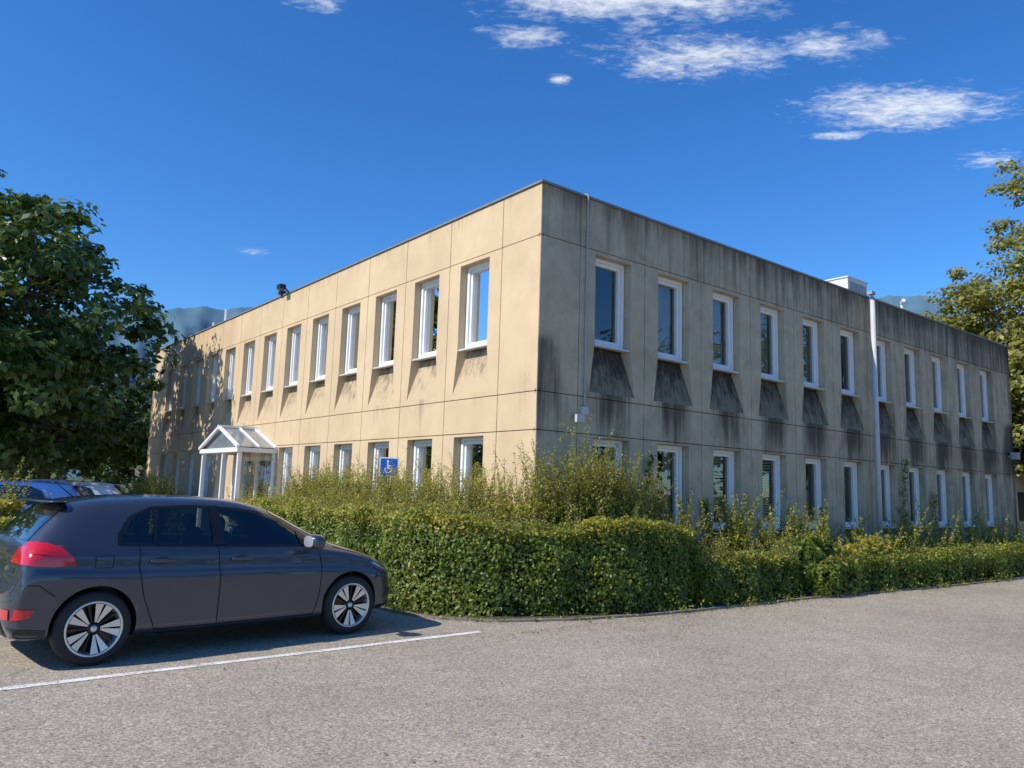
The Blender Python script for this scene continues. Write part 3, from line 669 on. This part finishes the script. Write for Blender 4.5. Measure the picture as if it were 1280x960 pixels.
# ------------------------------------------------------------ CAR
def smoothmesh(verts,faces,lv):
    me=bpy.data.meshes.new('tmp'); me.from_pydata(verts,[],faces); o=link(bpy.data.objects.new('tmp',me))
    md=o.modifiers.new('s','SUBSURF'); md.levels=lv; md.render_levels=lv
    dg=bpy.context.evaluated_depsgraph_get(); ev=o.evaluated_get(dg); m2=bpy.data.meshes.new_from_object(ev)
    bpy.data.objects.remove(o); return m2
ST=[#x,zb,w,zs,wr,zr,zt
(0.00,.42,.52,.58,.50,.60,.61),
(0.02,.33,.70,.62,.66,.655,.665),
(0.06,.26,.78,.70,.72,.735,.745),
(0.085,.24,.81,.84,.70,.90,.92),
(0.12,.23,.825,.95,.665,1.00,1.02),
(0.20,.22,.84,.985,.615,1.11,1.14),
(0.32,.22,.85,.985,.585,1.23,1.28),
(0.42,.22,.853,.98,.57,1.31,1.375),
(0.60,.21,.857,.97,.57,1.35,1.415),
(1.00,.18,.86,.955,.585,1.375,1.445),
(1.50,.17,.862,.945,.592,1.38,1.45),
(2.00,.17,.862,.935,.585,1.355,1.43),
(2.32,.17,.86,.925,.575,1.285,1.365),
(2.60,.17,.858,.915,.60,1.145,1.225),
(2.88,.17,.853,.905,.655,1.005,1.07),
(3.08,.17,.848,.89,.70,.935,.985),
(3.25,.18,.842,.865,.72,.895,.94),
(3.50,.19,.825,.80,.70,.825,.865),
(3.68,.20,.785,.73,.64,.755,.79),
(3.81,.21,.71,.64,.56,.67,.70),
(3.89,.25,.60,.54,.46,.58,.60),
(3.93,.33,.42,.46,.32,.49,.50)]
vs=[];fs=[]
for (x,zb,w_,zs,wr,zr,zt) in ST:
    hgt=zs-zb
    sec=[(0,zb),(.7*w_,zb),(.945*w_,zb+.03),(.985*w_,zb+hgt*.14),(.985*w_,zb+hgt*.32),(1.006*w_,zb+hgt*.54),(1.008*w_,zs-hgt*.27),(.978*w_,zs-hgt*.215),(.974*w_,zs-.05),(.945*w_ if zt-zs>.12 else .93*w_,zs),(wr,zr),(.72*wr,zt-.012),(0,zt)]
    full=[(y,z) for y,z in sec]+[(-y,z) for y,z in sec[-2:0:-1]]
    n0=len(full)
    for y,z in full: vs.append((x,y,z))
for i in range(len(ST)-1):
    for j in range(n0):
        a=i*n0+j;b_=i*n0+(j+1)%n0; fs.append((a,b_,b_+n0,a+n0))
fs.append(tuple(range(n0))[::-1]); fs.append(tuple((len(ST)-1)*n0+j for j in range(n0)))
body=smoothmesh(vs,fs,3)
bv=BVHTree.FromPolygons([v.co.copy() for v in body.vertices],[tuple(p.vertices) for p in body.polygons])
M['carpaint']=simple('car_paint_grey',(.050,.058,.080),.32,metal=.45,coat=1,var=.02,scale=300)
M['carglass']=simple('car_glass_dark',(.012,.015,.016),.015,var=.02,spec=1.0,coat=1)
M['sideglass']=glassmat('car_side_glass',(.42,.48,.47),.03,0)
M['tyre']=simple('tyre_rubber',(.022,.022,.022),.8)
M['alloy']=simple('alloy_silver',(.70,.70,.70),.3,metal=.7,var=.02)
M['gloss']=simple('gloss_black',(.012,.012,.013),.15)
M['seam']=simple('panel_gap',(.004,.004,.004),.9)
M['cabin']=simple('cabin_trim',(.035,.035,.037),.85)
M['seat']=simple('seat_fabric',(.055,.055,.058),.9)
M['red']=simple('tail_lamp_red',(.60,.010,.018),.12,coat=1,var=.06)
M['lampclear']=simple('lamp_clear',(.5,.5,.52),.08,metal=.4,coat=1)
M['lampsmoke']=simple('lamp_smoked',(.10,.10,.11),.08,metal=.2,coat=1)
M['plate']=simple('number_plate',(.75,.75,.72),.4,var=.03)
for k_ in ('carpaint','black','cabin'): body.materials.append(M[k_])
bo=link(bpy.data.objects.new('body',body))
AX=[.655,3.215]
cut=[]
def addcut(bm):
    bmesh.ops.recalc_face_normals(bm,faces=bm.faces[:])
    me=bpy.data.meshes.new('cut'); bm.to_mesh(me); bm.free(); co=link(bpy.data.objects.new('cut',me)); cut.append(co)
    md=bo.modifiers.new('b','BOOLEAN'); md.operation='DIFFERENCE'; md.object=co; md.solver='EXACT'
for ax in AX:
    for sy in (-1,1):
        bm=bmesh.new(); bmesh.ops.create_cone(bm,cap_ends=True,segments=64,radius1=.345,radius2=.345,depth=.42,matrix=Matrix.Translation((ax,sy*.80,.325))@Matrix.Rotation(math.pi/2,4,'X'))
        addcut(bm)
DLO=[(.83,1.025),(1.75,.992),(2.80,.962),(2.66,1.05),(2.42,1.188),(2.2,1.268),(1.95,1.308),(1.5,1.332),(1.13,1.315),(.96,1.245),(.845,1.11)]
def prism(poly,y0,y1):
    bm=bmesh.new(); a=[bm.verts.new((x_,y0,z_)) for x_,z_ in poly]; c_=[bm.verts.new((x_,y1,z_)) for x_,z_ in poly]; n_=len(poly)
    bm.faces.new(a); bm.faces.new(c_[::-1])
    for i in range(n_): bm.faces.new((a[i],a[(i+1)%n_],c_[(i+1)%n_],c_[i]))
    return bm
addcut(prism(DLO,-1.2,1.2))
addcut(prism([(1.03,.52),(2.62,.52),(2.66,1.0),(1.03,1.03)],-.70,.70))
dg=bpy.context.evaluated_depsgraph_get(); me2=bpy.data.meshes.new_from_object(bo.evaluated_get(dg))
bo.modifiers.clear(); bo.data=me2
for c_ in cut: bpy.data.objects.remove(c_)
for p in me2.polygons:
    c_=p.center; p.material_index=0
    inw=False
    for ax in AX:
        d=math.hypot(c_.x-ax,c_.z-.325)
        if d<.3455 and abs(c_.y)<.868 and (abs(abs(c_.y)-.59)<.01 or (abs(d-.345)<.004 and abs(p.normal.y)<.3)): inw=True
    p.use_smooth=not inw
    if inw or c_.z<.215: p.material_index=1
    elif .78<c_.x<2.86 and .5<c_.z<1.345:
        nr_=bv.find_nearest(c_)
        if nr_[3]>.01 or abs(p.normal.y)<.12 and abs(c_.y)<.84 and p.area>.004:
            p.material_index=2; p.use_smooth=False
car=empty('parked_car'); bo.parent=car
carparts=[bo]
def patch(name,poly,plane,mat,off=.004,step=.05,both=True):
    for sg in ((-1,1) if both else (-1,)):
        bm=bmesh.new()
        if plane=='side': co=[Vector((a,0,b)) for a,b in poly]; axes=((1,0,0),(0,0,1))
        elif plane in('rear','front'): co=[Vector((0,a*(-sg if both else 1),b)) for a,b in poly]; axes=((0,1,0),(0,0,1))
        else: co=[Vector((a,b*(-sg if both else 1),0)) for a,b in poly]; axes=((1,0,0),(0,1,0))
        f=bm.faces.new([bm.verts.new(c) for c in co])
        for ax_ in axes:
            v=[Vector(ax_).dot(c) for c in co]; lo,hi=min(v),max(v); k=int((hi-lo)/step)
            for i in range(1,k+1):
                t=lo+(hi-lo)*i/(k+1)
                bmesh.ops.bisect_plane(bm,geom=bm.verts[:]+bm.edges[:]+bm.faces[:],plane_co=Vector(ax_)*t,plane_no=Vector(ax_),dist=1e-6)
        for v in bm.verts:
            c=v.co
            if plane=='side': o_=Vector((c.x,sg*2,c.z)); d=Vector((0,-sg,0))
            elif plane=='rear': o_=Vector((-2,c.y,c.z)); d=Vector((1,0,0))
            elif plane=='front': o_=Vector((6,c.y,c.z)); d=Vector((-1,0,0))
            else: o_=Vector((c.x,c.y,3)); d=Vector((0,0,-1))
            h,nrm_,_,_=bv.ray_cast(o_,d)
            if h is None:
                q=Vector((c.x if plane=='side' else .1,sg*.8 if plane=='side' else c.y,c.z)); h,nrm_,_,_=bv.find_nearest(q)
            if nrm_.dot(d)>0: nrm_=-nrm_
            v.co=h+nrm_*off
        me=bpy.data.meshes.new(name); bm.to_mesh(me); bm.free(); me.materials.append(mat)
        for p in me.polygons: p.use_smooth=True
        o=link(bpy.data.objects.new(name,me)); o.parent=car; carparts.append(o)
def line(name,pts,plane,mat,wd=.008,off=.0025,both=True):
    for a,b_ in zip(pts,pts[1:]):
        a=Vector(a);b_=Vector(b_); d=(b_-a).normalized(); n_=Vector((-d.y,d.x))*wd/2
        patch(name,[a-n_,b_-n_,b_+n_,a+n_],plane,mat,off,.04,both)
# glazing: rubber surround around the opening, pillars, one pane per door
sur=[(.80,1.005),(1.75,.975),(2.90,.940),(2.69,1.07),(2.44,1.213),(2.21,1.295),(1.95,1.333),(1.5,1.357),(1.12,1.338),(.925,1.255),(.81,1.105)]
for i in range(len(sur)):
    j=(i+1)%len(sur)
    patch('window_seal',[sur[i],sur[j],(DLO[j][0]+( .0),DLO[j][1]),DLO[i]],'side',M['gloss'],.004,.04)
patch('b_pillar',[(1.66,.985),(1.77,.985),(1.77,1.345),(1.67,1.345)],'side',M['gloss'],.010,.04)
patch('quarter_pillar',[(1.105,1.01),(1.135,1.01),(1.165,1.33),(1.135,1.325)],'side',M['gloss'],.010,.04)
patch('mirror_sail',[(2.60,.96),(2.84,.955),(2.66,1.07),(2.60,1.10)],'side',M['gloss'],.010,.04)
patch('side_glass',DLO,'side',M['sideglass'],.001,.05)
patch('rear_window',[(-.56,1.045),(.56,1.045),(.50,1.32),(-.50,1.32)],'rear',M['carglass'],.006,.06,False)
patch('windscreen',[(2.36,-.52),(2.36,.52),(3.0,.64),(3.0,-.64)],'top',M['carglass'],.005,.06,False)
line('door_gap',[(.985,1.0),(.985,.80),(1.03,.58),(1.10,.40),(1.16,.255)],'side',M['seam'])
line('door_gap',[(1.71,.975),(1.73,.60),(1.73,.255)],'side',M['seam'])
line('door_gap',[(2.80,.935),(2.83,.75),(2.82,.45),(2.76,.255)],'side',M['seam'])
line('door_gap',[(1.16,.255),(1.73,.255),(2.76,.255)],'side',M['seam'])
line('bonnet_gap',[(3.0,.93),(3.3,.86),(3.6,.75)],'side',M['seam'],.007)
line('bumper_gap',[(.05,.70),(.20,.70),(.33,.60)],'side',M['seam'])
line('bumper_gap',[(3.54,.56),(3.58,.68)],'side',M['seam'])
line('fuel_flap',[(.62,.82),(.76,.82),(.77,.92),(.62,.92),(.62,.82)],'side',M['seam'],.005,both=False)
patch('sill_trim',[(1.03,.175),(2.84,.175),(2.84,.225),(1.03,.225)],'side',M['black'],.006)
patch('rear_bumper_trim',[(.03,.22),(.29,.22),(.29,.33),(.03,.36)],'side',M['black'],.006)
patch('front_bumper_trim',[(3.58,.20),(3.86,.24),(3.83,.30),(3.60,.27)],'side',M['black'],.006)
patch('tail_lamp',[(.10,.86),(.30,.84),(.47,.85),(.44,.92),(.36,.99),(.26,1.03),(.16,1.04),(.11,.99)],'side',M['red'],.012,.03)
patch('tail_lamp_rear',[(.42,.86),(.80,.86),(.78,1.01),(.50,.99)],'rear',M['red'],.012,.03)
line('tail_lamp_stripe',[(.12,.955),(.24,.955),(.33,.94)],'side',M['red'],.022,.0165)
patch('bumper_reflector',[(.05,.42),(.16,.44),(.19,.50),(.06,.51)],'side',M['red'],.008,.03)
patch('bumper_reflector_rear',[(.55,.42),(.72,.42),(.72,.50),(.58,.50)],'rear',M['red'],.008,.03)
patch('number_plate',[(-.26,.60),(.26,.60),(.26,.71),(-.26,.71)],'rear',M['plate'],.02,.2,False)
patch('rear_diffuser',[(-.6,.26),(.6,.26),(.55,.40),(-.55,.40)],'rear',M['black'],.006,.05,False)
patch('headlamp',[(3.44,.74),(3.62,.64),(3.82,.59),(3.80,.65),(3.68,.74),(3.50,.795)],'side',M['lampsmoke'],.008,.03)
line('headlamp_chrome',[(3.50,.745),(3.66,.67),(3.79,.625)],'side',M['lampclear'],.018,.0105)
patch('fog_lamp_bezel',[(3.70,.36),(3.86,.36),(3.85,.44),(3.74,.46)],'side',M['black'],.006,.03)
patch('grille',[(-.5,.5),(.5,.5),(.45,.58),(-.45,.58)],'front',M['black'],.008,.04,False)
def blob(name,c,s,mat,pw=2.5,n=18):
    vv=[];ff=[]
    for i in range(n+1):
        th=math.pi*i/n
        for j in range(2*n):
            ph=math.pi*j/n
            d=[math.sin(th)*math.cos(ph),math.sin(th)*math.sin(ph),math.cos(th)]
            k=sum(abs(a_)**pw for a_ in d)**(-1/pw); vv.append(tuple(c[a_]+s[a_]*d[a_]*k for a_ in range(3)))
    for i in range(n):
        for j in range(2*n): a_=i*2*n+j;b1=i*2*n+(j+1)%(2*n); ff.append((a_,b1,b1+2*n,a_+2*n))
    o=mesh_obj(name,vv,ff,mat,car,None,True); carparts.append(o); return o
for sy in (-1,1):
    for hx,hz in ((1.16,.865),(1.92,.855)):
        hit=bv.ray_cast(Vector((hx,sy*2,hz)),Vector((0,-sy,0)))[0]
        blob('door_handle',(hx+.02,hit.y+sy*.024,hz),(.11,.014,.018),M['carpaint'],3)
        blob('handle_recess',(hx+.02,hit.y+sy*.001,hz-.004),(.075,.005,.034),M['gloss'],2.2)
    blob('mirror_housing',(2.66,sy*.975,1.005),(.085,.115,.075),M['carpaint'],2.8)
    blob('mirror_foot',(2.72,sy*.86,.965),(.05,.06,.022),M['gloss'],2.5)
    blob('mirror_glass',(2.582,sy*.975,1.008),(.008,.092,.056),M['lampclear'],3)
    blob('front_seat',(1.93,sy*.36,.80),(.075,.22,.30),M['seat'],3.2)
    blob('front_headrest',(1.88,sy*.36,1.16),(.05,.12,.075),M['seat'],3)
    blob('rear_headrest',(1.14,sy*.36,1.10),(.045,.12,.06),M['seat'],3)
blob('rear_bench',(1.18,0,.80),(.09,.62,.24),M['seat'],4)
blob('dashboard',(2.72,0,.93),(.22,.62,.07),M['cabin'],3)
mb=MB()
for i in range(24):
    t0=2*math.pi*i/24;t1=2*math.pi*(i+1)/24
    pp=lambda t:(2.44+.07*math.sin(t),.36+.18*math.cos(t),.96+.17*math.sin(t))
    mb.tube(pp(t0),pp(t1),.014,.014,0,6)
mb.tube((2.44,.36,.96),(2.60,.36,.90),.03,.04,0,8); mb.tube((2.44,.18,.96),(2.44,.54,.96),.014,.014,0,6)
so=mb.obj('steering_wheel',[M['cabin']],car,True); carparts.append(so)
mb=MB(); mb.tube((.62,0,1.40),(.40,0,1.58),.006,.003,0,6); ao=mb.obj('antenna',[M['black']],car); carparts.append(ao)
blob('roof_spoiler',(.36,0,1.375),(.11,.54,.016),M['carpaint'],3)
def lathe(prof,seg):
    vv=[];ff=[]; n_=len(prof)
    for i in range(seg):
        t=2*math.pi*i/seg
        for r,y in prof: vv.append((r*math.cos(t),y,r*math.sin(t)))
    for i in range(seg):
        for j in range(n_-1):
            a_=i*n_+j;b1=((i+1)%seg)*n_+j; ff.append((a_,b1,b1+1,a_+1))
    return vv,ff
def wheel():
    mb=MB()
    def add(prof,m,seg=72):
        v_,f_=lathe(prof,seg); n_=len(mb.v); mb.v+=v_; mb.f+=[tuple(n_+i for i in q) for q in f_]; mb.m+=[m]*len(f_)
    add([(.212,-.088),(.228,-.100),(.26,-.104),(.293,-.094),(.308,-.075),(.3105,-.03),(.3105,.03),(.308,.075),(.293,.094),(.26,.102),(.21,.09)],0)
    add([(.2325,-.1005),(.227,-.106),(.218,-.104),(.211,-.092),(.203,-.06),(.185,.08)],1)
    add([(.2,-.02),(.06,-.03),(.0001,-.03)],2)
    add([(.0001,-.093),(.022,-.092),(.028,-.084),(.03,-.05)],1,24)
    add([(.03,-.078),(.052,-.072),(.056,-.04)],2,24)
    nsm=len(mb.f)
    def blade(A0,A1,r0,r1,y0,y1,m,th=.03):
        pts=[]
        for (ac,hw),r,y in ((A0,r0,y0),(A1,r1,y1)):
            for s_ in (-1,1): t=ac+s_*hw; pts.append((r*math.cos(t),y,r*math.sin(t)))
        p=[pts[0],pts[1],pts[3],pts[2]]; bk=[(x_,y_+th,z_) for x_,y_,z_ in p]
        mb.face(p,m); mb.face(bk[::-1],2)
        for i in range(4): mb.face([p[i],p[(i+1)%4],bk[(i+1)%4],bk[i]],2)
    for k in range(5):
        c0=2*math.pi*k/5+.3
        for s_ in (-1,1):
            blade((c0+s_*.15,.12),(c0+s_*.205,.155),.055,.212,-.078,-.099,1)
        blade((c0+.628,.12),(c0+.628,.035),.05,.205,-.066,-.086,2)
    me=bpy.data.meshes.new('wheel'); me.from_pydata(mb.v,[],mb.f)
    for m_ in (M['tyre'],M['alloy'],M['gloss']): me.materials.append(m_)
    me.polygons.foreach_set('material_index',mb.m)
    for p in me.polygons: p.use_smooth=p.index<nsm
    me.update(); return me
wm=wheel()
for ax in AX:
    for sy in (-1,1):
        o=link(bpy.data.objects.new('wheel',wm)); o.parent=car; o.location=(ax,sy*.755,.311); o.rotation_euler=(0,random.uniform(0,1),0 if sy<0 else math.pi); carparts.append(o)
TH=math.radians(44); F=Vector((math.cos(TH),math.sin(TH),0)); Lf=Vector((-math.sin(TH),math.cos(TH),0)); SC=1.03
rearP=Vector((-3.62,7.08,0)); O_=rearP-SC*(.655*F-.85*Lf)
car.location=O_; car.rotation_euler=(0,0,TH); car.scale=(SC,)*3
def clone(loc,rot,col,seed):
    e=empty('parked_car',loc,rot,1.06); pm=simple('car_paint_%d'%seed,col,.3,metal=.2,coat=1)
    for o in carparts:
        c_=o.copy(); link(c_); c_.parent=e
        for i,s_ in enumerate(c_.material_slots):
            if s_.material==M['carpaint']: s_.link='OBJECT'; s_.material=pm
clone((-8.8,16.9,0),math.radians(200),(.04,.12,.38),1)
clone((-10.3,21.6,0),math.radians(200),(.50,.51,.52),2)
clone((-14.5,27.6,0),math.radians(205),(.55,.55,.55),3)
